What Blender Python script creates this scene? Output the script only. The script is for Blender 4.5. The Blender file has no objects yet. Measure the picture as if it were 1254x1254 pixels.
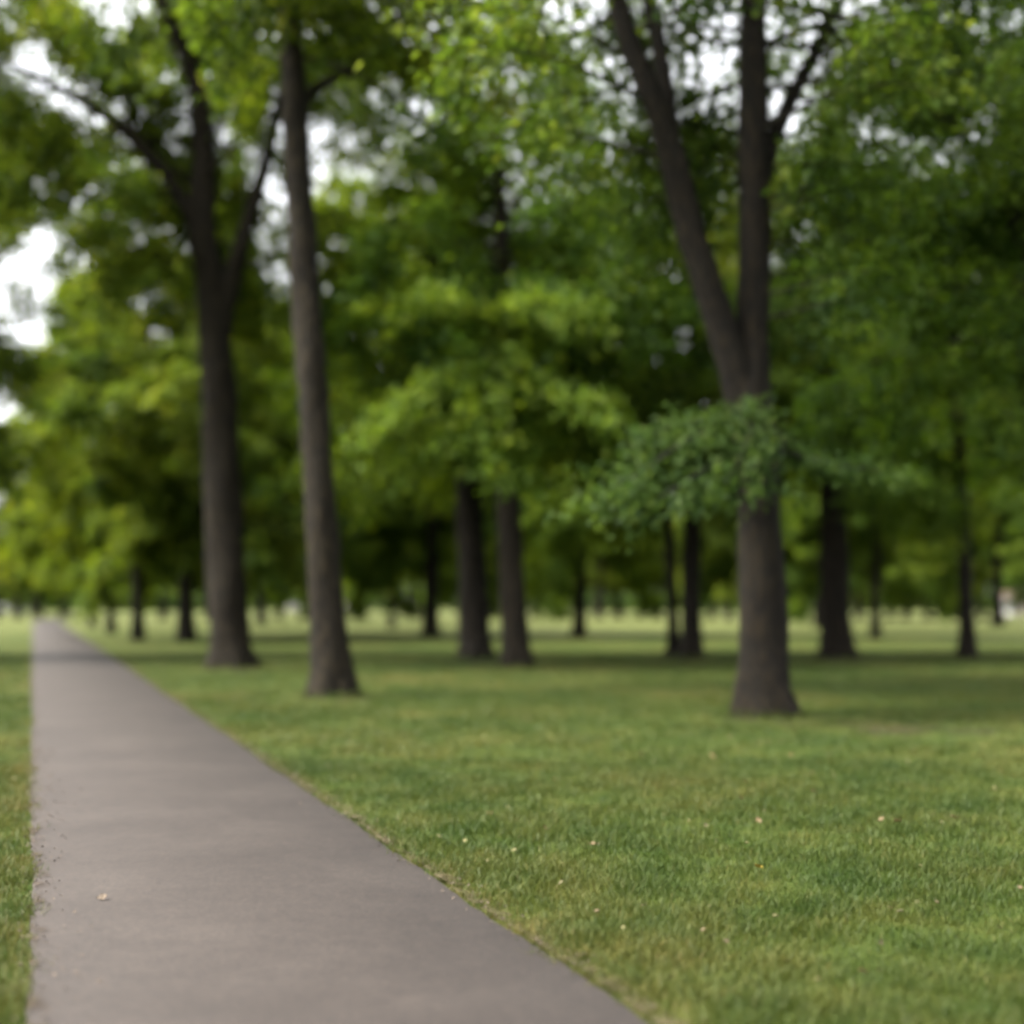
import bpy, math, random
import numpy as np
from mathutils import Vector

scene = bpy.context.scene
COL = scene.collection
FPX, HOR, CX, CAMH = 1742.0, 738.0, 627.0, 1.65      # 50 mm lens on a 36 mm frame, eye height 1.65 m
rng = np.random.default_rng(7)
R = math.radians


def dist_of(py):
    return CAMH * FPX / (py - HOR)


def at(px, py, d):
    """a direction in the photograph and a distance -> a point in metres"""
    return np.array([(px - CX) / FPX * d, d, CAMH - (py - HOR) / FPX * d])


def proj(P):
    P = np.atleast_2d(P)
    y = np.maximum(P[:, 1], 0.1)
    return CX + P[:, 0] / y * FPX, HOR - (P[:, 2] - CAMH) / y * FPX


# ------------------------------------------------------------------ object helpers
def mesh_from(name, verts, faces4=None, faces3=None, attrs=None, smooth=False, uv=None):
    me = bpy.data.meshes.new(name)
    verts = np.asarray(verts, dtype=np.float32)
    idx, start, total = [], [], []
    pos = 0
    for f, k in ((faces4, 4), (faces3, 3)):
        if f is None or len(f) == 0:
            continue
        f = np.asarray(f, dtype=np.int32)
        idx.append(f.ravel())
        start.append(pos + np.arange(len(f), dtype=np.int32) * k)
        pos += f.size
    idx = np.concatenate(idx)
    start = np.concatenate(start)
    me.vertices.add(len(verts))
    me.vertices.foreach_set('co', verts.ravel())
    me.loops.add(len(idx))
    me.loops.foreach_set('vertex_index', idx)
    me.polygons.add(len(start))
    me.polygons.foreach_set('loop_start', start)
    if smooth:
        me.polygons.foreach_set('use_smooth', np.ones(len(start), dtype=bool))
    me.update(calc_edges=True)
    me.validate()
    for nm, arr in (attrs or {}).items():
        a = me.attributes.new(nm, 'FLOAT', 'POINT')
        a.data.foreach_set('value', np.asarray(arr, dtype=np.float32))
    return me


def link(name, me, mat=None, parent=None, loc=(0, 0, 0), color=None):
    o = bpy.data.objects.new(name, me)
    COL.objects.link(o)
    o.location = loc
    if mat is not None and me is not None:
        for m in (mat if isinstance(mat, (list, tuple)) else [mat]):
            if m.name not in [x.name for x in me.materials if x]:
                me.materials.append(m)
    if parent is not None:
        o.parent = parent
    if color is not None:
        o.color = (*color, 1)
    return o


def thing(name, label, cat, loc=(0, 0, 0), rz=0, group=None):
    o = bpy.data.objects.new(name, None)
    COL.objects.link(o)
    o.location = loc
    o.rotation_euler = (0, 0, rz)
    o.empty_display_size = 0.3
    o['label'] = label
    o['category'] = cat
    if group:
        o['group'] = group
    return o


def structure(o, label=None):
    o['kind'] = 'structure'
    if label:
        o['label'] = label
        o['category'] = o.name.split('.')[0].replace('_', ' ')
    return o


# ------------------------------------------------------------------ materials
def new_mat(name):
    m = bpy.data.materials.new(name)
    m.use_nodes = True
    nt = m.node_tree
    nt.nodes.clear()
    return m, nt, nt.nodes, nt.links


def N(nodes, kind, **kw):
    n = nodes.new(kind)
    for k, v in kw.items():
        if k in n.inputs:
            n.inputs[k].default_value = v
        else:
            setattr(n, k, v)
    return n


def ramp(nodes, stops):
    r = nodes.new('ShaderNodeValToRGB')
    e = r.color_ramp.elements
    while len(e) < len(stops):
        e.new(0.5)
    for i, (p, c) in enumerate(stops):
        e[i].position = p
        e[i].color = (*c, 1) if len(c) == 3 else c
    return r


def mixrgb(nodes, blend='MIX', fac=1.0):
    n = nodes.new('ShaderNodeMix')
    n.data_type = 'RGBA'
    n.blend_type = blend
    n.inputs[0].default_value = fac
    return n     # inputs 0 fac, 6 A, 7 B ; outputs 2


def leaf_material():
    m, nt, n, l = new_mat('leaf')
    att = N(n, 'ShaderNodeAttribute', attribute_name='tint')
    cr = ramp(n, [(0.0, (0.021, 0.041, 0.0085)), (0.3, (0.044, 0.074, 0.0125)), (0.6, (0.077, 0.111, 0.0175)), (0.85, (0.127, 0.158, 0.026)), (1.0, (0.180, 0.198, 0.040))])
    l.new(att.outputs['Fac'], cr.inputs['Fac'])
    info = N(n, 'ShaderNodeObjectInfo')
    mx = mixrgb(n, 'MULTIPLY', 1.0)
    l.new(cr.outputs['Color'], mx.inputs[6])
    l.new(info.outputs['Color'], mx.inputs[7])
    p = N(n, 'ShaderNodeBsdfPrincipled', Roughness=0.6)
    p.inputs['Specular IOR Level'].default_value = 0.16
    l.new(mx.outputs[2], p.inputs['Base Color'])
    tr = N(n, 'ShaderNodeBsdfTranslucent')
    hs = N(n, 'ShaderNodeHueSaturation', Hue=0.485, Saturation=1.1, Value=1.35)
    l.new(mx.outputs[2], hs.inputs['Color'])
    l.new(hs.outputs['Color'], tr.inputs['Color'])
    ms = N(n, 'ShaderNodeMixShader')
    ms.inputs[0].default_value = 0.56
    l.new(p.outputs[0], ms.inputs[1])
    l.new(tr.outputs[0], ms.inputs[2])
    out = N(n, 'ShaderNodeOutputMaterial')
    l.new(ms.outputs[0], out.inputs[0])
    return m


def bark_material():
    m, nt, n, l = new_mat('bark')
    tc = N(n, 'ShaderNodeTexCoord')
    mp = N(n, 'ShaderNodeMapping')
    mp.inputs['Scale'].default_value = (1, 1, 0.16)
    l.new(tc.outputs['Object'], mp.inputs['Vector'])
    vo = N(n, 'ShaderNodeTexVoronoi', Scale=13.0)
    vo.feature = 'DISTANCE_TO_EDGE'
    nz = N(n, 'ShaderNodeTexNoise', Scale=9.0, Detail=6.0, Roughness=0.65)
    l.new(mp.outputs[0], nz.inputs['Vector'])
    add = N(n, 'ShaderNodeVectorMath', operation='MULTIPLY_ADD')
    l.new(nz.outputs['Color'], add.inputs[0])
    add.inputs[1].default_value = (0.16, 0.16, 0.16)
    l.new(mp.outputs[0], add.inputs[2])
    l.new(add.outputs[0], vo.inputs['Vector'])
    big = N(n, 'ShaderNodeTexNoise', Scale=0.9, Detail=4.0)
    l.new(tc.outputs['Object'], big.inputs['Vector'])
    c1 = ramp(n, [(0.0, (0.0045, 0.0036, 0.0022)), (0.16, (0.0185, 0.0142, 0.0080)), (0.5, (0.0440, 0.0345, 0.0190))])
    l.new(vo.outputs['Distance'], c1.inputs['Fac'])
    c2 = ramp(n, [(0.35, (0.85, 0.80, 0.76)), (0.6, (1.0, 1.0, 1.0)), (0.75, (0.95, 1.02, 0.82))])
    l.new(big.outputs['Fac'], c2.inputs['Fac'])
    mx = mixrgb(n, 'MULTIPLY', 1.0)
    l.new(c1.outputs[0], mx.inputs[6])
    l.new(c2.outputs[0], mx.inputs[7])
    info = N(n, 'ShaderNodeObjectInfo')
    mx2 = mixrgb(n, 'MULTIPLY', 1.0)
    l.new(mx.outputs[2], mx2.inputs[6])
    l.new(info.outputs['Color'], mx2.inputs[7])
    p = N(n, 'ShaderNodeBsdfPrincipled', Roughness=0.92)
    p.inputs['Specular IOR Level'].default_value = 0.2
    l.new(mx2.outputs[2], p.inputs['Base Color'])
    bp = N(n, 'ShaderNodeBump', Strength=1.0, Distance=0.05)
    l.new(vo.outputs['Distance'], bp.inputs['Height'])
    l.new(bp.outputs[0], p.inputs['Normal'])
    out = N(n, 'ShaderNodeOutputMaterial')
    l.new(p.outputs[0], out.inputs[0])
    return m


def lawn_color(n, l):
    """lawn colour field shared by the soil sheet and the blades (world position)"""
    geo = N(n, 'ShaderNodeNewGeometry')
    a = N(n, 'ShaderNodeTexNoise', Scale=0.22, Detail=5.0, Roughness=0.6)
    l.new(geo.outputs['Position'], a.inputs['Vector'])
    b = N(n, 'ShaderNodeTexNoise', Scale=1.7, Detail=5.0, Roughness=0.65)
    l.new(geo.outputs['Position'], b.inputs['Vector'])
    ca = ramp(n, [(0.30, (0.0240, 0.0410, 0.0060)), (0.5, (0.0370, 0.0510, 0.0085)), (0.70, (0.062, 0.0625, 0.0150))])
    l.new(a.outputs['Fac'], ca.inputs['Fac'])
    cb = ramp(n, [(0.32, (0.60, 0.78, 0.55)), (0.5, (1, 1, 1)), (0.61, (1.25, 1.10, 1.20)), (0.70, (1.75, 1.28, 1.8))])
    l.new(b.outputs['Fac'], cb.inputs['Fac'])
    # farther out the colour pales: sunlight on the far lawn, painted in
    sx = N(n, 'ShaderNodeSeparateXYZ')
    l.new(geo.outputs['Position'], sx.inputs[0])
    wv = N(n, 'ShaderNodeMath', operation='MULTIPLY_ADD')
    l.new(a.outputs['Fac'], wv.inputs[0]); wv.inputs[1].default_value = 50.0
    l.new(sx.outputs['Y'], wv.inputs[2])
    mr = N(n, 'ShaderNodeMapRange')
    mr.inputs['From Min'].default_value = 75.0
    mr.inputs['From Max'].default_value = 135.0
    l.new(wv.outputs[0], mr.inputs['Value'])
    dry = mixrgb(n, 'MIX')  # blends by distance towards the painted sunlit tone
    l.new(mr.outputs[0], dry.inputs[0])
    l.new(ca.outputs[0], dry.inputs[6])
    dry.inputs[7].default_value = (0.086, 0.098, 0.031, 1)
    mx = mixrgb(n, 'MULTIPLY', 1.0)
    l.new(dry.outputs[2], mx.inputs[6])
    l.new(cb.outputs[0], mx.inputs[7])
    return geo, mx


def lawn_material():
    m, nt, n, l = new_mat('lawn')
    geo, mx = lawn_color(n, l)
    f = N(n, 'ShaderNodeTexNoise', Scale=26.0, Detail=4.0, Roughness=0.7)
    l.new(geo.outputs['Position'], f.inputs['Vector'])
    cf = ramp(n, [(0.3, (0.62, 0.66, 0.6)), (0.7, (1.25, 1.22, 1.2))])
    l.new(f.outputs['Fac'], cf.inputs['Fac'])
    m2 = mixrgb(n, 'MULTIPLY', 1.0)
    l.new(mx.outputs[2], m2.inputs[6])
    l.new(cf.outputs[0], m2.inputs[7])
    p = N(n, 'ShaderNodeBsdfPrincipled', Roughness=0.95)
    p.inputs['Specular IOR Level'].default_value = 0.1
    l.new(m2.outputs[2], p.inputs['Base Color'])
    bp = N(n, 'ShaderNodeBump', Strength=0.6, Distance=0.05)
    l.new(f.outputs['Fac'], bp.inputs['Height'])
    l.new(bp.outputs[0], p.inputs['Normal'])
    out = N(n, 'ShaderNodeOutputMaterial')
    l.new(p.outputs[0], out.inputs[0])
    return m


def blade_material():
    m, nt, n, l = new_mat('grass_blade')
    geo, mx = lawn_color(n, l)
    att = N(n, 'ShaderNodeAttribute', attribute_name='tint')
    ct = ramp(n, [(0.0, (0.85, 1.0, 0.7)), (0.5, (1.35, 1.40, 1.1)), (0.86, (1.75, 1.6, 1.4)), (0.93, (2.2, 1.65, 2.2)), (1.0, (2.6, 1.85, 2.6))])
    l.new(att.outputs['Fac'], ct.inputs['Fac'])
    m2 = mixrgb(n, 'MULTIPLY', 1.0)
    l.new(mx.outputs[2], m2.inputs[6])
    l.new(ct.outputs[0], m2.inputs[7])
    p = N(n, 'ShaderNodeBsdfPrincipled', Roughness=0.6)
    p.inputs['Specular IOR Level'].default_value = 0.25
    l.new(m2.outputs[2], p.inputs['Base Color'])
    tr = N(n, 'ShaderNodeBsdfTranslucent')
    l.new(m2.outputs[2], tr.inputs['Color'])
    ms = N(n, 'ShaderNodeMixShader')
    ms.inputs[0].default_value = 0.35
    l.new(p.outputs[0], ms.inputs[1])
    l.new(tr.outputs[0], ms.inputs[2])
    out = N(n, 'ShaderNodeOutputMaterial')
    l.new(ms.outputs[0], out.inputs[0])
    return m


def asphalt_material():
    m, nt, n, l = new_mat('asphalt')
    geo = N(n, 'ShaderNodeNewGeometry')
    a = N(n, 'ShaderNodeTexNoise', Scale=0.8, Detail=5.0, Roughness=0.6)
    b = N(n, 'ShaderNodeTexNoise', Scale=7.0, Detail=5.0, Roughness=0.7)
    c = N(n, 'ShaderNodeTexVoronoi', Scale=95.0)
    d = N(n, 'ShaderNodeTexNoise', Scale=60.0, Detail=3.0, Roughness=0.8)
    for t in (a, b, c, d):
        l.new(geo.outputs['Position'], t.inputs['Vector'])
    ca = ramp(n, [(0.30, (0.0225, 0.0178, 0.0151)), (0.52, (0.0280, 0.0223, 0.0190)), (0.72, (0.0355, 0.0286, 0.0243))])
    l.new(a.outputs['Fac'], ca.inputs['Fac'])
    cb = ramp(n, [(0.28, (0.84, 0.84, 0.85)), (0.5, (1, 1, 1)), (0.72, (1.10, 1.09, 1.08))])
    l.new(b.outputs['Fac'], cb.inputs['Fac'])
    cc = ramp(n, [(0.0, (0.55, 0.55, 0.55)), (0.5, (1.0, 1.0, 1.0)), (1.0, (1.8, 1.72, 1.65))])
    l.new(c.outputs['Color'], cc.inputs['Fac'])
    m1 = mixrgb(n, 'MULTIPLY', 1.0)
    l.new(ca.outputs[0], m1.inputs[6]); l.new(cb.outputs[0], m1.inputs[7])
    m2 = mixrgb(n, 'MULTIPLY', 0.8)
    l.new(m1.outputs[2], m2.inputs[6]); l.new(cc.outputs[0], m2.inputs[7])
    p = N(n, 'ShaderNodeBsdfPrincipled', Roughness=0.8)
    p.inputs['Specular IOR Level'].default_value = 0.3
    l.new(m2.outputs[2], p.inputs['Base Color'])
    bp = N(n, 'ShaderNodeBump', Strength=0.5, Distance=0.006)
    l.new(d.outputs['Fac'], bp.inputs['Height'])
    l.new(bp.outputs[0], p.inputs['Normal'])
    out = N(n, 'ShaderNodeOutputMaterial')
    l.new(p.outputs[0], out.inputs[0])
    return m


def worn_material(name, c0, c1, scale=6.0, bite=0.5):
    """bare soil that breaks up irregularly towards its rim (attribute 'edge': 1 inside, 0 at the rim)"""
    m, nt, n, l = new_mat(name)
    geo = N(n, 'ShaderNodeNewGeometry')
    a = N(n, 'ShaderNodeTexNoise', Scale=scale, Detail=6.0, Roughness=0.7)
    b = N(n, 'ShaderNodeTexNoise', Scale=scale * 7, Detail=4.0, Roughness=0.7)
    l.new(geo.outputs['Position'], a.inputs['Vector'])
    l.new(geo.outputs['Position'], b.inputs['Vector'])
    att = N(n, 'ShaderNodeAttribute', attribute_name='edge')
    s = N(n, 'ShaderNodeMath', operation='MULTIPLY_ADD')
    l.new(a.outputs['Fac'], s.inputs[0]); s.inputs[1].default_value = 1.6
    l.new(att.outputs['Fac'], s.inputs[2])
    mr = N(n, 'ShaderNodeMapRange')
    mr.inputs['From Min'].default_value = 0.8 + bite * 0.6
    mr.inputs['From Max'].default_value = 1.15 + bite * 0.6
    l.new(s.outputs[0], mr.inputs['Value'])
    cr = ramp(n, [(0.3, c0), (0.7, c1)])
    l.new(b.outputs['Fac'], cr.inputs['Fac'])
    p = N(n, 'ShaderNodeBsdfPrincipled', Roughness=0.95)
    p.inputs['Specular IOR Level'].default_value = 0.1
    l.new(cr.outputs[0], p.inputs['Base Color'])
    t = N(n, 'ShaderNodeBsdfTransparent')
    ms = N(n, 'ShaderNodeMixShader')
    l.new(mr.outputs[0], ms.inputs[0])
    l.new(t.outputs[0], ms.inputs[1])
    l.new(p.outputs[0], ms.inputs[2])
    out = N(n, 'ShaderNodeOutputMaterial')
    l.new(ms.outputs[0], out.inputs[0])
    return m


def plain_material(name, col, rough=0.6, metal=0.0, noise=0.15, objcol=False):
    m, nt, n, l = new_mat(name)
    tc = N(n, 'ShaderNodeTexCoord')
    a = N(n, 'ShaderNodeTexNoise', Scale=8.0, Detail=4.0)
    l.new(tc.outputs['Object'], a.inputs['Vector'])
    cr = ramp(n, [(0.3, tuple(c * (1 - noise) for c in col)), (0.7, tuple(c * (1 + noise) for c in col))])
    l.new(a.outputs['Fac'], cr.inputs['Fac'])
    p = N(n, 'ShaderNodeBsdfPrincipled', Roughness=rough, Metallic=metal)
    if objcol:
        info = N(n, 'ShaderNodeObjectInfo')
        mx = mixrgb(n, 'MULTIPLY', 1.0)
        l.new(cr.outputs[0], mx.inputs[6]); l.new(info.outputs['Color'], mx.inputs[7])
        l.new(mx.outputs[2], p.inputs['Base Color'])
    else:
        l.new(cr.outputs[0], p.inputs['Base Color'])
    out = N(n, 'ShaderNodeOutputMaterial')
    l.new(p.outputs[0], out.inputs[0])
    return m


LEAF = leaf_material()
BARK = bark_material()
LAWN = lawn_material()
BLADE = blade_material()
ASPHALT = asphalt_material()
SOIL = worn_material('bare_soil', (0.021, 0.016, 0.0105), (0.046, 0.035, 0.022), 1.6, 1.3)
VERGE = worn_material('verge_litter', (0.030, 0.022, 0.015), (0.075, 0.056, 0.038), 6.0, 1.42)
FRINGE = worn_material('dry_fringe', (0.034, 0.028, 0.015), (0.075, 0.061, 0.034), 5.0, 1.25)
DRYLEAF = plain_material('dry_leaf', (0.20, 0.155, 0.095), 0.7, 0, 0.25, True)

# ------------------------------------------------------------------ trees
def unit(v):
    v = np.asarray(v, dtype=float)
    return v / max(1e-9, np.linalg.norm(v))


def smooth_path(pts, rad, step=0.35):
    """Catmull-Rom through the control points"""
    pts = np.asarray(pts, float)
    rad = np.asarray(rad, float)
    P = np.vstack([2 * pts[0] - pts[1], pts, 2 * pts[-1] - pts[-2]])
    out, ro = [], []
    for i in range(1, len(P) - 2):
        n = max(2, int(np.linalg.norm(P[i + 1] - P[i]) / step))
        for k in range(n):
            t = k / n
            a, b, c, d = P[i - 1], P[i], P[i + 1], P[i + 2]
            out.append(0.5 * ((2 * b) + (c - a) * t + (2 * a - 5 * b + 4 * c - d) * t * t + (-a + 3 * b - 3 * c + d) * t ** 3))
            ro.append(rad[i - 1] * (1 - t) + rad[i] * t)
    out.append(pts[-1])
    ro.append(rad[-1])
    return np.array(out), np.array(ro)


def tube(P, r, seg=10, flare=0.0, lump=0.0, seed=0, z0=0.0):
    """rings along P; flare widens the foot into root buttresses"""
    n = len(P)
    T = np.gradient(P, axis=0)
    T /= np.maximum(1e-9, np.linalg.norm(T, axis=1))[:, None]
    ref = np.array([0.0, 1.0, 0.0])
    if abs(T[0] @ ref) > 0.9:
        ref = np.array([1.0, 0, 0])
    A = np.cross(T, ref)
    A /= np.maximum(1e-9, np.linalg.norm(A, axis=1))[:, None]
    B = np.cross(T, A)
    th = np.linspace(0, 2 * np.pi, seg, endpoint=False)
    g = np.random.default_rng(seed)
    ph = g.uniform(0, 6.28, 6)
    rr = np.repeat(r[:, None], seg, axis=1)
    h = (P[:, 2] - z0)[:, None]
    if flare:
        lobes = 1 + 0.5 * np.cos(6 * th + ph[0]) + 0.25 * np.cos(3 * th + ph[1])
        rr = rr * (1 + flare * np.exp(-np.maximum(h, 0) / 0.30) * lobes[None] + 0.13 * np.exp(-np.maximum(h, 0) / 1.2))
    if lump:
        rr = rr * (1 + lump * np.sin(2 * th[None] + ph[2] + h * 0.9) * np.sin(h * 1.7 + ph[3]) + lump * 0.6 * np.sin(3 * th[None] - h * 2.3 + ph[4])
                   + lump * 0.5 * g.normal(size=rr.shape) * 0.5)
    V = P[:, None, :] + rr[:, :, None] * (np.cos(th)[None, :, None] * A[:, None, :] + np.sin(th)[None, :, None] * B[:, None, :])
    V = V.reshape(-1, 3)
    i = np.arange(n - 1)[:, None] * seg
    j = np.arange(seg)[None]
    j2 = (j + 1) % seg
    F = np.stack([i + j, i + j2, i + seg + j2, i + seg + j], axis=-1).reshape(-1, 4)
    V = np.vstack([V, P[-1:] + T[-1:] * r[-1] * 0.5])
    top = (n - 1) * seg
    jj = np.arange(seg)
    F3 = np.stack([top + jj, top + (jj + 1) % seg, np.full(seg, len(V) - 1)], axis=-1)
    return V, F, F3


class Bag:
    def __init__(s):
        s.v, s.q, s.t, s.n = [], [], [], 0

    def add(s, V, Q=None, T=None):
        s.v.append(V)
        if Q is not None and len(Q):
            s.q.append(np.asarray(Q) + s.n)
        if T is not None and len(T):
            s.t.append(np.asarray(T) + s.n)
        s.n += len(V)

    def arrays(s):
        return (np.vstack(s.v), np.vstack(s.q) if s.q else None, np.vstack(s.t) if s.t else None)


def leaves(P, U, Nn, size, width=0.62):
    """folded leaf blades, six corners and two faces each"""
    n = len(P)
    U = U / np.maximum(1e-9, np.linalg.norm(U, axis=1))[:, None]
    S = np.cross(U, Nn)
    S /= np.maximum(1e-9, np.linalg.norm(S, axis=1))[:, None]
    W = np.cross(S, U)
    s = size[:, None]
    fold = 0.16
    w = width * 0.5
    a = P
    b = P + U * s * 0.28 + S * s * w + W * s * fold
    c = P + U * s * 0.68 + S * s * w * 0.75 + W * s * fold * 0.7
    d = P + U * s * 1.0 - W * s * 0.10
    e = P + U * s * 0.68 - S * s * w * 0.75 + W * s * fold * 0.7
    f = P + U * s * 0.28 - S * s * w + W * s * fold
    V = np.stack([a, b, c, d, e, f], axis=1).reshape(-1, 3)
    k = np.arange(n)[:, None] * 6
    Q = np.concatenate([k + np.array([[0, 1, 2, 3]]), k + np.array([[0, 3, 4, 5]])], axis=0)
    return V, Q


# image-space tracks of the trunks that stand clear of leaves in the photograph: their own and other
# trees' twigs are not grown right in front of them (px, py, half width), with the distance of the trunk
CLEAR = []


def blocked(P, prob, g):
    px, py = proj(P)
    keep = np.ones(len(P), bool)
    for d, track in CLEAR:
        tr = np.asarray(track, float)
        o = np.argsort(tr[:, 1])
        cx = np.interp(py, tr[o, 1], tr[o, 0])
        hw = np.interp(py, tr[o, 1], tr[o, 2])
        hit = (np.abs(px - cx) < hw) & (py > tr[o, 1][0]) & (py < tr[o, 1][-1]) & (P[:, 1] < d)
        keep &= ~(hit & (g.random(len(P)) < prob))
    return keep


class Tree:
    """wood and leaves grown in local metres round the foot of the trunk; origin = world foot"""

    def __init__(s, origin, seed, leaf=0.17, per_twig=46, cull=True):
        s.o = np.asarray(origin, float)
        s.g = np.random.default_rng(seed)
        s.seed = seed
        s.leaf, s.per = leaf, per_twig
        s.twigs = []            # (p0, p1, tint)
        s.wood = Bag()          # thin branches, part of the crown
        s.cull = cull

    def branch(s, p, d, length, r0, tint, droop=0.25, twig_gap=0.42, bare=0.16, twig_len=(0.5, 1.2), rise=0.0, sub=True):
        g = s.g
        n = max(4, int(length / 0.45))
        pts, q, v = [np.array(p, float)], np.array(p, float), unit(d)
        for i in range(n):
            t = i / n
            v = unit(v + np.array([g.normal() * 0.11, g.normal() * 0.11, g.normal() * 0.07 - droop * t * 0.55 + rise * 0.1]))
            q = q + v * length / n
            pts.append(q.copy())
        pts = np.array(pts)
        rad = np.linspace(r0, 0.010, len(pts))
        if s.cull and (~blocked(pts[1:] + s.o, 1.0, g)).mean() > 0.35:
            return pts
        s.wood.add(*tube(pts, rad, 5))
        L = length * (1 - bare)
        m = max(3, int(L / twig_gap))
        for k in range(m):
            t = bare + (1 - bare) * (k + g.random()) / m
            f = t * (len(pts) - 1)
            i = min(int(f), len(pts) - 2)
            b = pts[i] + (pts[i + 1] - pts[i]) * (f - i)
            tang = unit(pts[i + 1] - pts[i])
            side = g.normal(size=3) * np.array([1, 1, 0.9])
            side = unit(side - tang * (side @ tang))
            if sub and length > 1.6 and g.random() < 0.42:
                sd = unit(tang * g.uniform(0.2, 0.8) + side * g.uniform(0.6, 1.2))
                s.branch(b, sd, length * g.uniform(0.28, 0.48) * (1.15 - 0.5 * t), r0 * 0.45, np.clip(tint + g.normal() * 0.08, 0, 1), droop, twig_gap, 0.1, twig_len, sub=False)
            td = unit(tang * g.uniform(0.2, 0.9) + side * g.uniform(0.4, 1.1))
            tl = g.uniform(*twig_len) * (1.1 - 0.4 * t)
            e = b + td * tl + np.array([0, 0, -0.12 * tl])
            s.twigs.append((b, e, tint + g.normal() * 0.10))
        s.twigs.append((pts[-2], pts[-1] + (pts[-1] - pts[-2]) * 0.6, tint))
        return pts

    def crown_on(s, P, z0, z1, radius, count, tint=0.5, up=(0.15, 0.75), az=None, prof=(0.7, 1.0, 0.4), r_scale=1.0, droop=0.3):
        """side branches round a limb path P between heights z0 and z1"""
        g = s.g
        a = g.uniform(0, 6.28)
        for k in range(count):
            f = (k + g.random() * 0.9) / count
            z = z0 + (z1 - z0) * f
            i = int(np.clip(np.searchsorted(P[:, 2], z), 1, len(P) - 1))
            p = P[i - 1] + (P[i] - P[i - 1]) * np.clip((z - P[i - 1][2]) / max(1e-6, P[i][2] - P[i - 1][2]), 0, 1)
            a += 2.399 + g.normal() * 0.35
            if az is not None:
                aa = az[0] + (az[1] - az[0]) * g.random()
            else:
                aa = a
            L = radius * np.interp(f, (0, 0.38, 1), prof) * g.uniform(0.7, 1.12)
            el = up[0] + (up[1] - up[0]) * f + g.normal() * 0.12
            d = np.array([math.cos(aa) * math.cos(el), math.sin(aa) * math.cos(el), math.sin(el)])
            s.branch(p, d, L, (0.012 + 0.0085 * L) * r_scale, np.clip(tint + g.normal() * 0.12, 0, 1), droop)

    def crown_mesh(s, name, loose=1.0):
        g = s.g
        b0 = np.array([t[0] for t in s.twigs])
        b1 = np.array([t[1] for t in s.twigs])
        ti = np.array([t[2] for t in s.twigs])
        if s.cull:
            k = blocked((b0 + b1) / 2 + s.o, 0.93, g)
            b0, b1, ti = b0[k], b1[k], ti[k]
        m = s.per
        t = g.random((len(b0), m)) ** 0.7
        D = b1 - b0
        L = np.linalg.norm(D, axis=1)[:, None, None]
        P = b0[:, None] + D[:, None] * t[:, :, None] + g.normal(size=(len(b0), m, 3)) * np.array([0.22, 0.22, 0.17]) * (0.35 + 0.65 * np.minimum(1, L)) * loose
        U = D[:, None] / np.maximum(L, 1e-6) * 0.7 + g.normal(size=P.shape) * np.array([0.75, 0.75, 0.35]) + np.array([0, 0, -0.35])
        Nn = np.array([0, 0, 1.0]) + g.normal(size=P.shape) * 0.55
        P, U, Nn = P.reshape(-1, 3), U.reshape(-1, 3), Nn.reshape(-1, 3)
        tt = np.repeat(ti, m) + g.normal(size=len(P)) * 0.17
        if s.cull:
            k = blocked(P + s.o, 0.92, g)
            P, U, Nn, tt = P[k], U[k], Nn[k], tt[k]
        k = P[:, 2] + s.o[2] > 0.6
        P, U, Nn, tt = P[k], U[k], Nn[k], tt[k]
        sz = s.leaf * g.uniform(0.65, 1.25, len(P))
        V, Q = leaves(P, U, Nn, sz)
        tint = np.repeat(np.clip(tt, 0, 1), 6)
        WV, WQ, WT = s.wood.arrays() if s.wood.v else (np.zeros((0, 3)), None, None)
        nV = len(V)
        allV = np.vstack([V, WV])
        allQ = np.vstack([Q, WQ + nV]) if WQ is not None else Q
        me = mesh_from(name, allV, allQ, (WT + nV) if WT is not None else None, {'tint': np.concatenate([tint, np.zeros(len(WV))])})
        me.materials.append(LEAF)
        me.materials.append(BARK)
        mi = np.zeros(len(me.polygons), dtype=np.int32)
        mi[len(Q):] = 1
        me.polygons.foreach_set('material_index', mi)
        return me


def px_path(pts, d0, foot):
    """(px, py, width_px, depth offset) -> local points and radii for a limb of the tree that stands at d0"""
    P, r = [], []
    for px, py, w, dd in pts:
        P.append(at(px, py, d0 + dd) - foot)
        r.append(w / FPX * (d0 + dd) * 0.5)
    return np.array(P), np.array(r)


def hero(label, base, limbs, seed, crown, color=(1, 1, 1), bark=(1, 1, 1), group=None, boughs=None, leaf=0.17, per=38,
         clear=None, name='deciduous_tree', loose=1.5, clear2=()):
    """one tree of the photograph: base (px, py), limbs traced in metres at the tree's own distance"""
    d0 = dist_of(base[1])
    foot = at(base[0], base[1], d0)
    foot[2] = 0.0
    root = thing(name, label, 'tree', tuple(foot), 0, group)
    if clear:
        CLEAR.append((d0 + 0.2, clear))
    for c in clear2:
        CLEAR.append((d0 + 0.1, [(a, b, h * 0.8) for a, b, h in c]))
    T = Tree(foot, seed, leaf, per)
    paths = []
    for k, limb in enumerate(limbs):
        P, r = px_path(limb, d0, foot)
        if k == 0:
            P[0] = (0, 0, -0.12)
        P, r = smooth_path(P, r, 0.22)
        wob = T.g.normal(size=P.shape) * 0.006
        V, Q, F3 = tube(P + wob, r, 20 if k == 0 else 14, flare=0.40 if k == 0 else 0, lump=0.06, seed=seed + k)
        me = mesh_from('trunk' if k == 0 else 'limb', V, Q, F3, smooth=True)
        link('trunk' if k == 0 else 'limb', me, BARK, root, color=bark)
        paths.append(P)
    crown(T, paths)
    for b in (boughs or []):
        bough(T, b, d0, foot)
    link('crown', T.crown_mesh('crown', loose), None, root, color=color)
    return root, foot, d0


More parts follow.
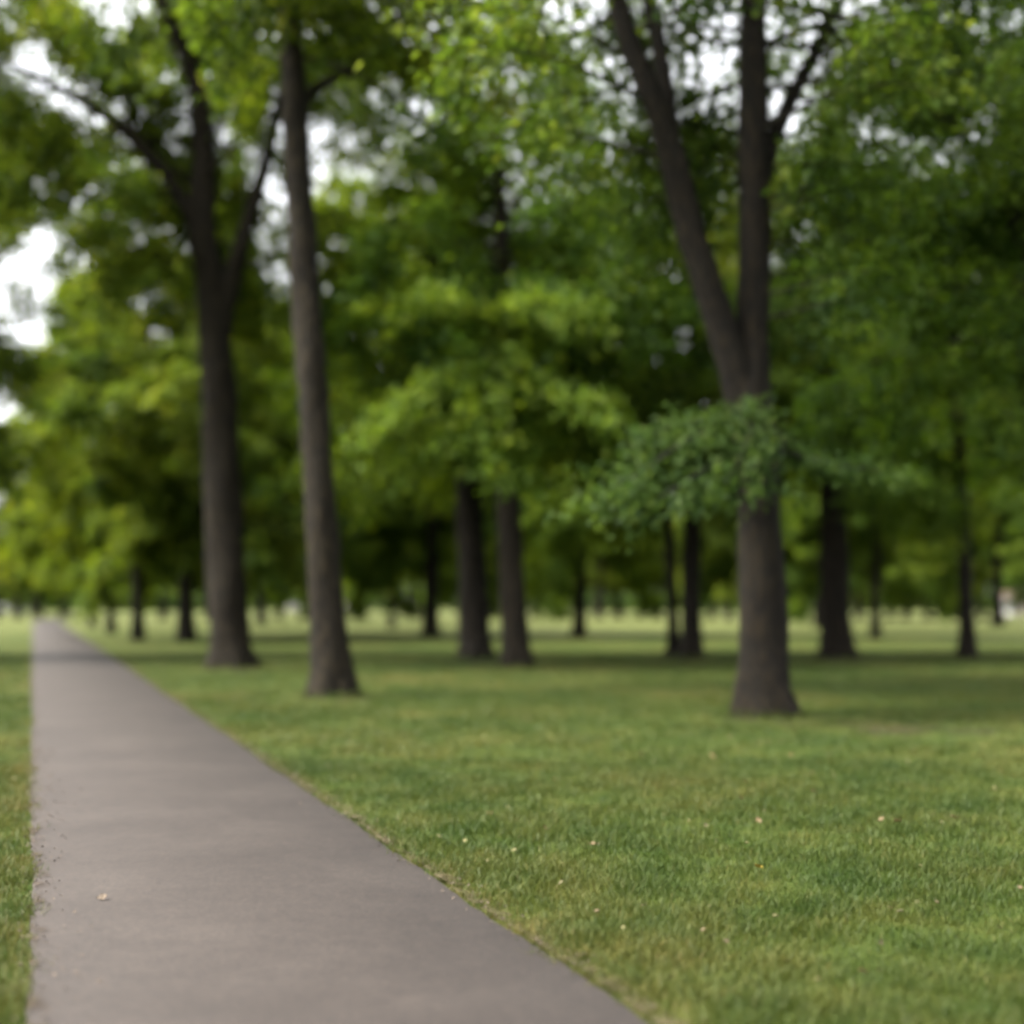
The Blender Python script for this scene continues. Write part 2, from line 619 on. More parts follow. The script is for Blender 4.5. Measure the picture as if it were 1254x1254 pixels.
def bough(T, b, d0, foot):
    """one explicit branch: start and control points (px, py, depth offset), tint"""
    pts = np.array([at(px, py, d0 + dd) - foot for px, py, dd in b['pts']])
    P, r = smooth_path(pts, np.linspace(b.get('r', 0.06), 0.015, len(pts)), 0.3)
    T.wood.add(*tube(P, r, 6))
    g = T.g
    n = b.get('n', 40)
    for k in range(n):
        f = (b.get('bare', 0.15) + (1 - b.get('bare', 0.15)) * (k + g.random()) / n) * (len(P) - 1)
        i = min(int(f), len(P) - 2)
        p = P[i] + (P[i + 1] - P[i]) * (f - i)
        tang = unit(P[i + 1] - P[i])
        side = unit(np.cross(tang, [0, 0, 1]) + 1e-6) * (1 if g.random() < 0.5 else -1)
        td = unit(tang * g.uniform(0.4, 1.0) + side * g.uniform(0.2, 1.0) + np.array([0, 0, g.normal() * 0.14 - 0.05 + b.get('lift', 0)]))
        tl = g.uniform(0.5, 1.2) * b.get('spread', 1.0)
        T.twigs.append((p, p + td * tl + np.array([0, 0, -0.15 * tl]), b.get('tint', 0.6) + g.normal() * 0.08))


def straight(px0, py0, px1, py1, w0, w1, top_py, wob=3, seed=0):
    """a single stem through two seen points, carried on up into the crown"""
    g = random.Random(seed)
    out = [(px0, py0, w0, 0)]
    sx = (px1 - px0) / (py1 - py0)
    for k in range(1, 7):
        t = k / 6
        y = py0 + (top_py - py0) * t
        yy = max(y, py1 - 60)
        out.append((px0 + sx * (yy - py0) + g.uniform(-wob, wob), y, w0 + (max(3.0, w1 * 0.25) - w0) * t ** 0.8 if t > 0.4 else w0 + (w1 - w0) * t / 0.6, g.uniform(-0.3, 0.3)))
    return out


# --- the forked tree left of centre
def crown_A(T, Ps):
    T.crown_on(Ps[0], 9.4, 21.0, 5.2, 34, 0.50, up=(0.0, 0.9))
    T.crown_on(Ps[1], 9.6, 17.5, 4.2, 20, 0.48)
    T.crown_on(Ps[2], 12.2, 16.6, 4.2, 24, 0.48, up=(-0.3, 0.6), prof=(1, 1, 0.8))
    T.crown_on(Ps[3], 15.5, 22.0, 4.4, 18, 0.5)


hero('big dark tree forking into upswept limbs, standing right of the path', (283, 817),
     [[(283, 817, 48, 0), (281, 770, 46, 0), (276, 690, 47, 0), (271, 560, 44, 0), (266, 450, 42, 0), (257, 340, 37, 0), (247, 280, 34, 0),
       (250, 190, 27, 0), (243, 110, 24, 0.2), (240, 50, 22, 0.4), (252, -60, 16, 0.8), (262, -180, 8, 1.2)],
      [(268, 430, 30, 0), (276, 380, 24, 0), (292, 310, 21, 0), (312, 245, 18, 0.3), (330, 180, 15, 0.6), (352, 90, 11, 1.2), (372, -20, 7, 2.0)],
      [(250, 300, 24, 0), (232, 262, 19, -0.1), (196, 205, 16, -0.3), (140, 150, 12, -0.5), (80, 112, 10, -0.8), (20, 82, 8, -1.0), (-60, 40, 5, -1.2)],
      [(242, 110, 18, 0.2), (222, 55, 15, 0), (196, 0, 13, -0.4), (165, -80, 9, -0.8), (140, -170, 5, -1.2)]],
     11, crown_A, color=(1.1, 1.15, 0.9), bark=(0.66, 0.63, 0.56), boughs=[
         dict(pts=[(150, 160, -0.5), (110, 190, -1.0), (70, 250, -1.6)], n=18, tint=0.55, r=0.04, lift=-0.1),
         dict(pts=[(90, 118, -0.8), (50, 170, -1.2), (5, 235, -1.6)], n=18, tint=0.55, r=0.04),
         dict(pts=[(200, 210, -0.3), (160, 235, -0.9), (105, 285, -1.4)], n=18, tint=0.6, r=0.04),
         dict(pts=[(170, 180, -0.4), (150, 120, -0.2), (110, 60, 0.2), (60, 20, 0.4)], n=20, tint=0.5, r=0.05),
         dict(pts=[(40, 90, -0.9), (0, 140, -1.3), (-40, 190, -1.6)], n=16, tint=0.5, r=0.04),
         dict(pts=[(120, 138, -0.6), (90, 80, -0.9), (40, 20, -1.2)], n=18, tint=0.5, r=0.04),
         dict(pts=[(215, 235, -0.2), (185, 290, 0.6), (140, 330, 1.2)], n=16, tint=0.6, r=0.04),
         dict(pts=[(110, 130, -0.6), (120, 190, 0.6), (95, 240, 1.4)], n=16, tint=0.55, r=0.04)], per=40, leaf=0.185, loose=1.25,
     clear2=[[(10, 70, 40), (80, 112, 40), (140, 150, 36), (196, 205, 32), (232, 262, 26), (250, 300, 20)], [(345, 110, 20), (330, 180, 24), (312, 245, 26), (292, 310, 24), (276, 380, 20)], [(165, -80, 22), (196, 0, 24), (222, 55, 22), (242, 108, 15)]],
     clear=[(283, 817, 40), (271, 560, 36), (262, 400, 34), (246, 280, 26), (250, 190, 20), (243, 110, 15), (240, 95, 13)])


# --- the straight tree next to it
def crown_B(T, Ps):
    T.crown_on(Ps[0], 11.2, 19.0, 4.8, 36, 0.50, up=(-0.1, 0.9))
    T.crown_on(Ps[1], 11.0, 13.5, 3.0, 8, 0.48)


hero('straight slender grey trunk with a knot, nearest tree to the path', (408, 852),
     [[(409, 852, 42, 0), (405, 800, 43, 0), (399, 720, 41, 0), (391, 600, 38, 0), (383, 480, 36, 0), (379, 425, 38, 0), (374, 360, 35, 0), (367, 240, 33, 0), (360, 120, 31, 0),
       (354, 20, 28, 0.1), (350, -120, 20, 0.2), (345, -300, 8, 0.3)],
      [(362, 140, 18, 0.1), (382, 112, 13, 0.4), (408, 96, 11, 0.8), (446, 70, 8, 1.2), (490, 20, 5, 1.8)]],
     23, crown_B, color=(0.95, 1.0, 0.85), bark=(0.78, 0.76, 0.69), per=40, leaf=0.17, loose=1.2,
     clear=[(408, 852, 36), (391, 600, 30), (379, 425, 30), (367, 240, 26), (360, 66, 24)])


# --- the large forked tree on the right with the drooping low bough
def crown_H(T, Ps):
    T.crown_on(Ps[0], 7.6, 15.0, 4.6, 34, 0.42, up=(-0.1, 0.9))
    T.crown_on(Ps[1], 8.0, 14.0, 4.2, 22, 0.5)
    T.crown_on(Ps[2], 8.3, 14.0, 4.4, 24, 0.42, up=(-0.15, 0.8))
    T.crown_on(Ps[0], 5.6, 8.2, 2.6, 7, 0.34, up=(-0.05, 0.3), az=(-0.9, 0.7))


root_H, foot_H, dH = hero('massive dark trunk splitting into two big limbs, on the open lawn', (935, 875),
     [[(936, 875, 62, 0), (934, 820, 58, 0), (934, 740, 55, 0), (931, 650, 50, 0), (926, 560, 48, 0), (918, 480, 54, 0), (922, 420, 42, 0), (924, 300, 39, 0), (923, 180, 38, 0),
       (922, 60, 34, 0.1), (925, -60, 28, 0.3), (930, -220, 16, 0.5), (935, -380, 6, 0.7)],
      [(912, 500, 44, 0), (900, 450, 41, -0.1), (874, 372, 38, -0.2), (848, 290, 36, -0.3), (826, 205, 33, -0.4), (804, 130, 30, -0.5), (775, 60, 27, -0.6), (752, -10, 24, -0.7), (720, -110, 18, -0.9), (690, -240, 8, -1.2)],
      [(928, 230, 26, 0.1), (948, 170, 21, 0.3), (968, 125, 19, 0.6), (992, 75, 16, 0.9), (1020, 20, 13, 1.2), (1060, -60, 9, 1.6), (1100, -160, 5, 2.0)],
      [(822, 190, 24, -0.4), (818, 130, 22, -0.2), (808, 60, 20, 0), (796, 0, 18, 0.3), (785, -100, 12, 0.8), (790, -220, 6, 1.4)]],
     37, crown_H, color=(0.74, 0.86, 0.8), bark=(0.50, 0.46, 0.40), per=31, leaf=0.14, loose=1.4,
     clear2=[[(745, -20, 50), (775, 60, 50), (804, 130, 44), (826, 205, 40), (848, 290, 36)], [(1030, 0, 34), (992, 75, 34), (968, 125, 30), (948, 170, 24)]],
     clear=[(935, 875, 60), (930, 620, 50), (918, 480, 60), (905, 430, 60), (880, 330, 75), (870, 200, 80), (860, 100, 80), (850, 20, 85)])
# its low bough: bluish leaves hanging in front of the trunk
Tb = Tree(foot_H, 91, 0.10, 42, cull=False)
for b in [dict(pts=[(925, 535, -0.2), (890, 520, -1.0), (840, 540, -1.6), (790, 575, -2.0), (748, 598, -2.2)], n=24, tint=0.50, spread=0.8),
          dict(pts=[(925, 550, -0.2), (900, 555, -1.1), (855, 580, -1.9), (805, 612, -2.3)], n=14, tint=0.44, spread=0.75),
          dict(pts=[(925, 545, -0.2), (900, 530, -0.6), (860, 515, -0.9), (815, 525, -1.2), (770, 548, -1.5)], n=14, tint=0.46, spread=0.7),
          dict(pts=[(930, 540, -0.2), (965, 553, -1.0), (1010, 566, -1.4), (1080, 577, -1.7)], n=15, tint=0.45, spread=0.5),
          dict(pts=[(930, 525, -0.2), (925, 520, -1.2), (910, 550, -1.9), (890, 592, -2.3)], n=12, tint=0.50, spread=0.7),
          dict(pts=[(925, 510, -0.2), (912, 500, -0.9), (890, 508, -1.4)], n=6, tint=0.45, spread=0.6),
          dict(pts=[(935, 530, -0.2), (958, 535, -1.0), (952, 568, -1.6), (935, 595, -2.0)], n=8, tint=0.44, spread=0.6)]:
    bough(Tb, dict(r=0.075, bare=0.25, **b), dH, foot_H)
me = Tb.crown_mesh('bough', loose=0.75)
bo = link('low_bough', me, None, root_H, color=(0.62, 0.76, 1.0))
bo['label'] = 'drooping low bough of bluish green leaves'


# --- trees of the middle distance, each traced from its own stem
def generic_crown(z0, z1, rad, n, tint, droop=0.3, up=(0.0, 0.85)):
    def f(T, Ps):
        T.crown_on(Ps[0], z0, z1, rad, n, tint, up=up, droop=droop)
    return f


# D: with the bright boughs that hang in the middle of the picture
D_boughs = [dict(pts=[(612, 500, 0), (590, 440, -1.5), (530, 470, -2.6), (455, 525, -3.2)], n=34, tint=0.80),
            dict(pts=[(612, 480, 0), (590, 400, -1.8), (555, 370, -2.6), (520, 365, -3.0)], n=30, tint=0.80),
            dict(pts=[(612, 520, 0), (585, 520, -1.6), (555, 530, -2.4), (520, 552, -2.8)], n=24, tint=0.74),
            dict(pts=[(612, 460, 0), (630, 390, -2.0), (660, 370, -3.0), (700, 380, -3.6)], n=34, tint=0.78),
            dict(pts=[(612, 520, 0), (640, 470, -2.0), (690, 480, -3.0), (740, 500, -3.4)], n=34, tint=0.72),
            dict(pts=[(615, 560, 0), (630, 530, -1.6), (620, 545, -2.6), (640, 585, -3.0)], n=26, tint=0.66),
            dict(pts=[(612, 470, 0), (610, 430, -2.0), (600, 450, -3.0), (590, 500, -3.4)], n=34, tint=0.78)]
hero('knobbly trunk at centre, fronted by boughs of bright yellow-green leaves', (633, 816),
     [straight(633, 816, 618, 560, 31, 22, -160, 3, 5), [(602, 330, 14, 0), (620, 285, 10, 0.4), (645, 230, 8, 0.9), (680, 170, 5, 1.5)]],
     41, lambda T, P: (T.crown_on(P[0], 8.2, 14.8, 5.4, 34, 0.52, up=(0.0, 0.9)), T.crown_on(P[0], 6.2, 9.0, 4.4, 11, 0.6, up=(0, .3), az=(0.3, 2.8))), color=(0.88, 1.10, 0.9), clear2=[[(596, 170, 12), (600, 250, 15), (607, 335, 15)]], boughs=D_boughs, per=40, bark=(0.7, 0.67, 0.62), leaf=0.19, loose=1.25,
     clear=[(633, 816, 26), (622, 640, 22), (620, 610, 16)])
hero('leaning dark trunk just left of the knobbly centre trunk', (583, 806), [straight(583, 806, 571, 590, 35, 27, -60, 3, 6)], 43,
     generic_crown(6.0, 14.6, 6.4, 44, 0.48), color=(1.1, 1.2, 0.85), bark=(0.5, 0.48, 0.45), per=38, clear=[(583, 806, 28), (571, 590, 24), (571, 575, 20)])
hero('thick straight trunk just behind and right of the massive forked tree', (1025, 805), [straight(1025, 805, 1020, 560, 36, 26, -80, 3, 7)], 47,
     generic_crown(5.4, 14.2, 6.4, 46, 0.42), color=(0.9, 1.05, 0.85), bark=(0.5, 0.46, 0.42), per=38, clear=[(1025, 805, 26), (1021, 640, 24)])
hero('stout trunk of a close pair, the thicker one', (846, 805), [straight(846, 805, 852, 500, 23, 18, -40, 3, 8)], 53,
     generic_crown(5.6, 13.8, 6.2, 42, 0.46), color=(1.0, 1.08, 0.85), bark=(0.5, 0.48, 0.45), per=38, clear=[(846, 805, 18), (850, 640, 16)])
hero('thin trunk of a close pair, the slimmer one', (825, 804), [straight(825, 804, 818, 600, 14, 11, 150, 2, 9)], 59,
     generic_crown(5.0, 14, 3.8, 28, 0.42), color=(1, 1.08, 0.9), bark=(0.5, 0.48, 0.45), per=38, clear=[(825, 804, 12), (819, 640, 11)])
hero('slim tall dark pole-like trunk towards the right, with few low branches', (1185, 805), [straight(1185, 805, 1172, 400, 18, 13, -20, 3, 10)], 61,
     generic_crown(6.0, 13.2, 6.2, 42, 0.42), color=(0.9, 1.05, 0.85), bark=(0.5, 0.48, 0.46), per=38, clear=[(1185, 805, 14), (1176, 560, 12), (1170, 400, 10)])
# trees that reach into the frame from outside it
hero('dark tree cut off by the right frame edge, trunk leaning in', (1302, 842),
     [[(1302, 842, 50, 0), (1295, 700, 46, 0), (1275, 520, 42, 0), (1262, 380, 36, 0), (1258, 250, 30, 0), (1262, 120, 26, 0), (1268, -60, 16, 0), (1270, -200, 7, 0)],
      [(1262, 360, 22, 0), (1240, 270, 15, -0.3), (1205, 200, 11, -0.6), (1160, 140, 7, -1)]], 67,
     lambda T, P: (T.crown_on(P[0], 4.6, 17, 5.0, 46, 0.36), T.crown_on(P[1], 8, 12, 3, 12, 0.36)), color=(0.85, 1.02, 0.8), per=50, loose=1.3, bark=(0.5, 0.48, 0.46))
hero('tree left of the path, only its leafy side boughs in frame', (-170, 806),
     [straight(-170, 806, -175, 500, 36, 28, -150, 3, 12)], 71, generic_crown(5.5, 21, 6.6, 44, 0.46), color=(1, 1.05, 0.85), per=60, leaf=0.19, loose=1.4,
     boughs=[dict(pts=[(-172, 330, 0), (-90, 260, -0.5), (-20, 230, -1), (45, 250, -1.5)], n=30, tint=0.5),
             dict(pts=[(-172, 420, 0), (-90, 390, -0.5), (-30, 400, -1), (12, 430, -1.3)], n=26, tint=0.4),
             dict(pts=[(-172, 200, 0), (-90, 120, 0.5), (-20, 110, 1), (40, 140, 1.5)], n=30, tint=0.5)])

# --- trees farther off: four grown kinds, copied
PROTO = []
for k, (h, z0, rad, n, r0, seed) in enumerate([(18, 4.0, 5.8, 48, 0.36, 101), (21, 4.6, 5.6, 52, 0.40, 102), (16, 3.8, 5.2, 42, 0.28, 103), (24, 5.0, 6.4, 58, 0.42, 104), (27, 4.3, 7.6, 78, 0.42, 105)]):
    T = Tree((0, 0, 0), seed, 0.22, 50, cull=False)
    g = T.g
    P = np.array([[g.normal() * 0.03 * z, g.normal() * 0.03 * z, z] for z in np.linspace(0, h * 0.93, 7)])
    P[0] = (0, 0, -0.15)
    P[1, :2] *= 0.3
    rr = np.array([1, 0.86, 0.72, 0.56, 0.4, 0.22, 0.06]) * r0
    P, rr = smooth_path(P, rr, 0.4)
    wood = Bag()
    wood.add(*tube(P, rr, 12, flare=0.4, lump=0.04, seed=seed))
    V, Q, F3 = wood.arrays()
    tm = mesh_from('trunk', V, Q, F3, smooth=True)
    tm.materials.append(BARK)
    T.crown_on(P, z0, h * 0.92, rad, n, 0.5, up=(-0.08, 0.95), prof=(0.85, 1.0, 0.35), droop=0.28)
    PROTO.append((tm, T.crown_mesh('crown'), r0))


def far_tree(px, py, kind, label, scale=1.0, color=(1, 1, 1), group='trees farther off across the lawn', bark=(0.5, 0.48, 0.45), rz=None, wpx=None, d=None):
    d = d or dist_of(py)
    x = (px - CX) / FPX * d
    tm, cm, r0 = PROTO[kind]
    t = thing('background_tree', label, 'tree', (x, d, 0), rng.uniform(0, 6.28) if rz is None else rz, group)
    t.scale = (scale, scale, scale)
    a = link('trunk', tm, None, t, color=bark)
    if wpx:
        k = (wpx / FPX * d * 0.5) / (r0 * scale)
        a.scale = (k, k, 1)
    link('crown', cm, None, t, color=color)
    return t


YEL = (1.25, 1.25, 0.9)
far_tree(228, 785, 0, 'yellow-green tree just left behind the big forked tree', 1.15, (1.05, 1.1, 0.9), wpx=20)
far_tree(169, 783, 2, 'dark stem beside the path, second in the row behind the forked tree', 1.12, YEL, wpx=15)
far_tree(136, 775, 1, 'slim stem beside the path, third in the row behind the forked tree', 0.94, YEL, wpx=11)
far_tree(113, 768, 3, 'last tree of the row running along the path, sunlit yellow crown', 0.98, YEL, wpx=9)
far_tree(320, 763, 4, 'tree seen between the forked tree and the straight grey trunk', 1.0, (1.25, 1.2, 0.9), wpx=11)
far_tree(527, 779, 4, 'dark low-branching tree in the gap left of the leaning trunk', 0.80, (1.45, 1.55, 1.1), wpx=20)
far_tree(709, 780, 4, 'lone dark stem midway between the centre trunks and the close pair', 0.80, (1.45, 1.55, 1.1), wpx=17)
far_tree(1072, 782, 4, 'thin grey stem between the thick straight trunk and the slim pole-like one', 0.76, (1.25, 1.35, 1.0), wpx=12, bark=(0.8, 0.76, 0.7))
far_tree(1003, 768, 4, 'dark stem half hidden behind the thick straight trunk', 0.95, (0.9, 1, 0.85), wpx=14)
far_tree(1222, 766, 4, 'wide dark trunk far off near the right edge', 1.05, (0.85, 1, 0.85), wpx=15)
far_tree(46, 755, 0, 'dark tree standing at the far end of the path', 0.95, (0.85, 0.95, 0.9), wpx=13, bark=(.9, .9, .9))
far_tree(-6, 759, 1, 'tree left of the path end, cut by the left frame edge', 0.9, (1.05, 1.1, 0.9), wpx=12)
far_tree(402, 777, 4, 'full-crowned tree directly behind the straight grey trunk', 0.90, (1.45, 1.55, 1.1), wpx=14)
far_tree(932, 779, 4, 'full-crowned tree directly behind the massive forked trunk', 0.70, (0.9, 1.02, 0.85), wpx=14)
far_tree(277, 780, 3, 'leafy tree directly behind the big forked trunk', 0.82, (1.15, 1.2, 0.9), wpx=14)
far_tree(1345, 790, 4, 'leafy tree beyond the right frame edge, its boughs reaching in', 0.72, (0.85, 1.0, 0.85))
more = [(372, 758, 3, 1.05, 'slim far tree just left of the straight grey trunk'), (445, 757, 1, 1.0, 'far tree just right of the straight grey trunk'),
        (480, 769, 2, 1.0, 'spindly far stem on bright grass, left of the dark low-branching tree'), (655, 756, 0, 1.0, 'far tree right of the knobbly centre trunk'),
        (757, 756, 3, 0.95, 'left one of two far trees between the lone stem and the close pair'), (786, 756, 1, 0.9, 'right one of two far trees between the lone stem and the close pair'),
        (893, 760, 0, 1.0, 'far tree just left of the massive forked tree'), (978, 759, 2, 1.2, 'far tree just right of the massive forked tree'),
        (1110, 758, 1, 0.95, 'leftmost of three far stems right of the thin grey stem'), (1136, 759, 3, 0.9, 'middle of three far stems right of the thin grey stem'),
        (1152, 758, 0, 0.95, 'rightmost of three far stems right of the thin grey stem'), (565, 757, 0, 1.0, 'far tree hidden behind the leaning dark trunk'),
        (255, 758, 2, 1.2, 'far tree showing left of the big forked trunk')]
more += [(22, 757, 2, 0.9, 'far tree left of the path end, beside the silvery car'), (78, 757, 3, 0.8, 'far tree just right of the path end'),
         (200, 759, 2, 1.1, 'far tree seen in the gap between the path row stems'), (342, 757, 0, 0.9, 'far stem between the forked tree and the slim far tree'),
         (508, 757, 2, 1.2, 'far stem just left of the dark low-branching tree'), (600, 757, 1, 0.9, 'far stem framed between the two centre trunks'),
         (680, 757, 2, 1.3, 'far stem just left of the lone dark stem'), (733, 758, 1, 0.95, 'far stem just right of the lone dark stem'),
         (806, 757, 2, 1.2, 'far stem just left of the close pair'), (872, 758, 3, 0.9, 'far stem just right of the close pair'),
         (1052, 757, 2, 1.2, 'far stem just left of the thin grey stem'), (1090, 757, 0, 0.9, 'far stem just right of the thin grey stem'),
         (1202, 757, 1, 0.9, 'far stem between the slim pole-like trunk and the wide dark trunk'), (1168, 758, 2, 1.2, 'far stem just left of the slim pole-like trunk')]
for px, py, k, s, lab in more:
    far_tree(px, py, k, lab, s, tuple(np.array([1.15, 1.15, 0.9]) * rng.uniform(0.85, 1.15)), wpx=rng.uniform(8, 11))
# ------------------------------------------------------------------ the far wood: one mass beyond the lawn
gw = np.random.default_rng(5)
bag_P, bag_t = [], []
for k in range(230):
    x = gw.uniform(-330, 330)
    y = 262 + gw.uniform(0, 45)
    h = gw.uniform(15, 25)
    w = gw.uniform(4.5, 7.5)
    n = 560
    u = gw.normal(size=(n, 3))
    u /= np.linalg.norm(u, axis=1)[:, None]
    rr = gw.random(n) ** 0.35
    c = np.array([x, y, h * 0.55])
    P = c + u * rr[:, None] * np.array([w, w, h * 0.47])
    bag_P.append(P)
    bag_t.append(np.full(n, gw.uniform(0.25, 0.75)) + gw.normal(size=n) * 0.1)
for k in range(300):         # the dark shrubs along its foot
    x = -330 + 660 * (k + gw.random()) / 300
    n = 130
    P = np.array([x, 259 + gw.uniform(-1, 3), 1.6]) + gw.normal(size=(n, 3)) * np.array([1.4, 1.0, 1.0])
    bag_P.append(P[P[:, 2] > 0.1])
    bag_t.append(np.full((P[:, 2] > 0.1).sum(), gw.uniform(0.05, 0.35)))
P = np.vstack(bag_P)
tt = np.clip(np.concatenate(bag_t), 0, 1)
V, Q = leaves(P, gw.normal(size=P.shape) * np.array([1, 1, 0.4]), np.array([0, 0, 1.0]) + gw.normal(size=P.shape) * 0.6, gw.uniform(0.7, 1.3, len(P)), 0.8)
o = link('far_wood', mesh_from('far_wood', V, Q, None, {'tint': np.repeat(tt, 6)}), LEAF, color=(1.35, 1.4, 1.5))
o['kind'] = 'stuff'
o['label'] = 'far wood of mixed green trees closing off the lawn'
o['category'] = 'woodland'

# ------------------------------------------------------------------ ground, path
me = mesh_from('lawn', [(-900, -60, -0.02), (900, -60, -0.02), (900, 1500, -0.02), (-900, 1500, -0.02)], [(0, 1, 2, 3)])
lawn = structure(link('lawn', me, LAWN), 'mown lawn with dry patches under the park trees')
VPX = (40 - CX) / FPX


def path_edges(d):
    """left and right edge of the path at distance d; it swings right at its far end"""
    bend = np.where(d > 125, (np.maximum(d, 125) - 125) ** 2 / 300.0, 0.0)
    c = VPX * d + bend
    return c - 0.02, c + 2.41


ds = np.concatenate([np.arange(-12, 60, 0.12), np.arange(60, 170, 1.0)])
xl, xr = path_edges(ds)
gp = np.random.default_rng(3)


def wander(n, amp, ks):
    t = np.arange(n)
    s = np.zeros(n)
    for k in ks:
        s += np.sin(t / k + gp.uniform(0, 6.28)) * amp * gp.uniform(0.4, 1)
    return s


xl = xl + wander(len(ds), 0.012, (3, 8, 21, 47)) + gp.normal(size=len(ds)) * 0.006
xr = xr + wander(len(ds), 0.012, (3, 8, 19, 53)) + gp.normal(size=len(ds)) * 0.006
rows = []
for i, d in enumerate(ds):
    for t in (0, 0.012, 0.5, 0.988, 1):
        z = 0.012 if 0 < t < 1 else -0.012
        if t == 0.5:
            z = 0.03
        rows.append((xl[i] + (xr[i] - xl[i]) * t, d, z))
rows = np.array(rows)
i = np.arange(len(ds) - 1)[:, None] * 5
j = np.arange(4)[None]
F = np.stack([i + j, i + j + 1, i + 5 + j + 1, i + 5 + j], axis=-1).reshape(-1, 4)
structure(link('path', mesh_from('path', rows, F, smooth=True), ASPHALT), 'grey asphalt footpath running off along the lawn')


def strip(name, x0, x1, d, z, mat):
    """a ragged band between x0(d) and x1(d) with attribute edge: 1 inside, 0 at the rims"""
    V, e = [], []
    for k in range(len(d)):
        for t, ee in ((0, 0.0), (0.3, 0.9), (0.6, 0.75), (1, 0.0)):
            V.append((x0[k] + (x1[k] - x0[k]) * t, d[k], z))
            e.append(ee)
    i = np.arange(len(d) - 1)[:, None] * 4
    j = np.arange(3)[None]
    F = np.stack([i + j, i + j + 1, i + 4 + j + 1, i + 4 + j], axis=-1).reshape(-1, 4)
    return link(name, mesh_from(name, V, F, None, {'edge': e}), mat)


m = (ds > 2) & (ds < 60)
structure(strip('path_verge', xr[m] - 0.09, xr[m] + 0.22, ds[m], 0.020, FRINGE))
structure(strip('path_verge', xl[m] - 0.07, xl[m] + 0.20, ds[m], 0.0225, VERGE))


def soil(cx, cy, rx, ry, z=-0.012, seed=0):
    g = np.random.default_rng(seed)
    n = 28
    V, e = [(cx, cy, z)], [1.0]
    for ring, ee in ((0.45, 0.8), (1.0, 0.0)):
        for k in range(n):
            a = 2 * math.pi * k / n
            rr = ring * (1 + 0.22 * math.sin(3 * a + seed) + 0.12 * math.sin(5 * a + 2 * seed))
            V.append((cx + rx * rr * math.cos(a), cy + ry * rr * math.sin(a), z))
            e.append(ee)
    T3 = [(0, 1 + k, 1 + (k + 1) % n) for k in range(n)]
    Q = [(1 + k, 1 + n + k, 1 + n + (k + 1) % n, 1 + (k + 1) % n) for k in range(n)]
    return structure(link('bare_soil', mesh_from('bare_soil', V, Q, T3, {'edge': e}), SOIL))


BARE = [(935, 877, 1.7, 1.8), (1110, 892, 2.0, 2.2), (408, 853, 1.5, 1.7), (283, 819, 1.7, 2.2), (608, 812, 2.6, 2.6), (1025, 808, 2.2, 3), (836, 808, 2, 2.6)]
BARE = [((px - CX) / FPX * dist_of(py), dist_of(py), rx, ry) for px, py, rx, ry in BARE]
for k, (bx, by, rx, ry) in enumerate(BARE):
    soil(bx, by, rx, ry, -0.013 + 0.0005 * k, seed=k + 1)

# ------------------------------------------------------------------ grass
gg = np.random.default_rng(17)


def blades(n, d0, d1, w, h):
    d = np.sqrt(gg.uniform(d0 ** 2, d1 ** 2, n))
    x = d * gg.uniform(-0.47, 0.47, n)
    xl_, xr_ = path_edges(d)
    wl = 0.03 * np.sin(d * 5.1) + 0.025 * np.sin(d * 11.7 + 1) + 0.015 * np.sin(d * 29)
    wr = 0.03 * np.sin(d * 4.3 + 2) + 0.025 * np.sin(d * 13.1) + 0.015 * np.sin(d * 31)
    k = (x < xl_ + 0.01 + wl + gg.normal(size=n) * 0.03) | (x > xr_ - 0.01 + wr + gg.normal(size=n) * 0.03)
    # tufts and thin places
    f = np.sin(x * 2.1 + np.sin(d * 1.3) * 1.7) * np.sin(d * 1.9 + np.sin(x * 1.1)) + np.sin(x * 7.3 + d * 2.2) * np.sin(d * 6.1 - x * 3) * 0.6
    k &= gg.random(n) < np.clip(0.72 + 0.35 * f, 0.12, 1)
    e = np.minimum(np.abs(x - xl_), np.abs(x - xr_))
    k &= gg.random(n) < np.clip(0.72 + e / 0.2, 0, 1)
    for bx, by, rx, ry in BARE:
        q = ((x - bx) / rx) ** 2 + ((d - by) / ry) ** 2
        k &= ~((q < 1) & (gg.random(n) < 0.85 * np.clip(1.2 - q, 0, 1)))
    x, d, f, e = x[k], d[k], f[k], e[k]
    n = len(x)
    a = gg.uniform(0, 6.28, n)
    hh = h * gg.uniform(0.45, 1.25, n) * (1 + 0.28 * f)
    lean = gg.normal(size=(n, 2)) * 0.55 * hh[:, None]
    z = np.full(n, -0.02)
    B = np.stack([x, d, z], 1)
    side = np.stack([np.cos(a), np.sin(a), np.zeros(n)], 1) * (w * gg.uniform(0.7, 1.3, n))[:, None] * 0.5
    mid = B + np.stack([lean[:, 0] * 0.35, lean[:, 1] * 0.35, hh * 0.62], 1)
    tip = B + np.stack([lean[:, 0], lean[:, 1], hh], 1)
    V = np.stack([B - side, B + side, mid + side * 0.8, tip, mid - side * 0.8], 1).reshape(-1, 3)
    i = np.arange(n)[:, None] * 5
    t = gg.random(n) ** 1.25
    dry = np.clip(1 - e / 0.30, 0, 1) * 0.75
    t = np.where(gg.random(n) < dry + 0.028, gg.uniform(0.88, 1, n), t * 0.84)
    return V, i + np.array([[0, 1, 2, 4]]), i + np.array([[4, 2, 3]]), np.repeat(t, 5)


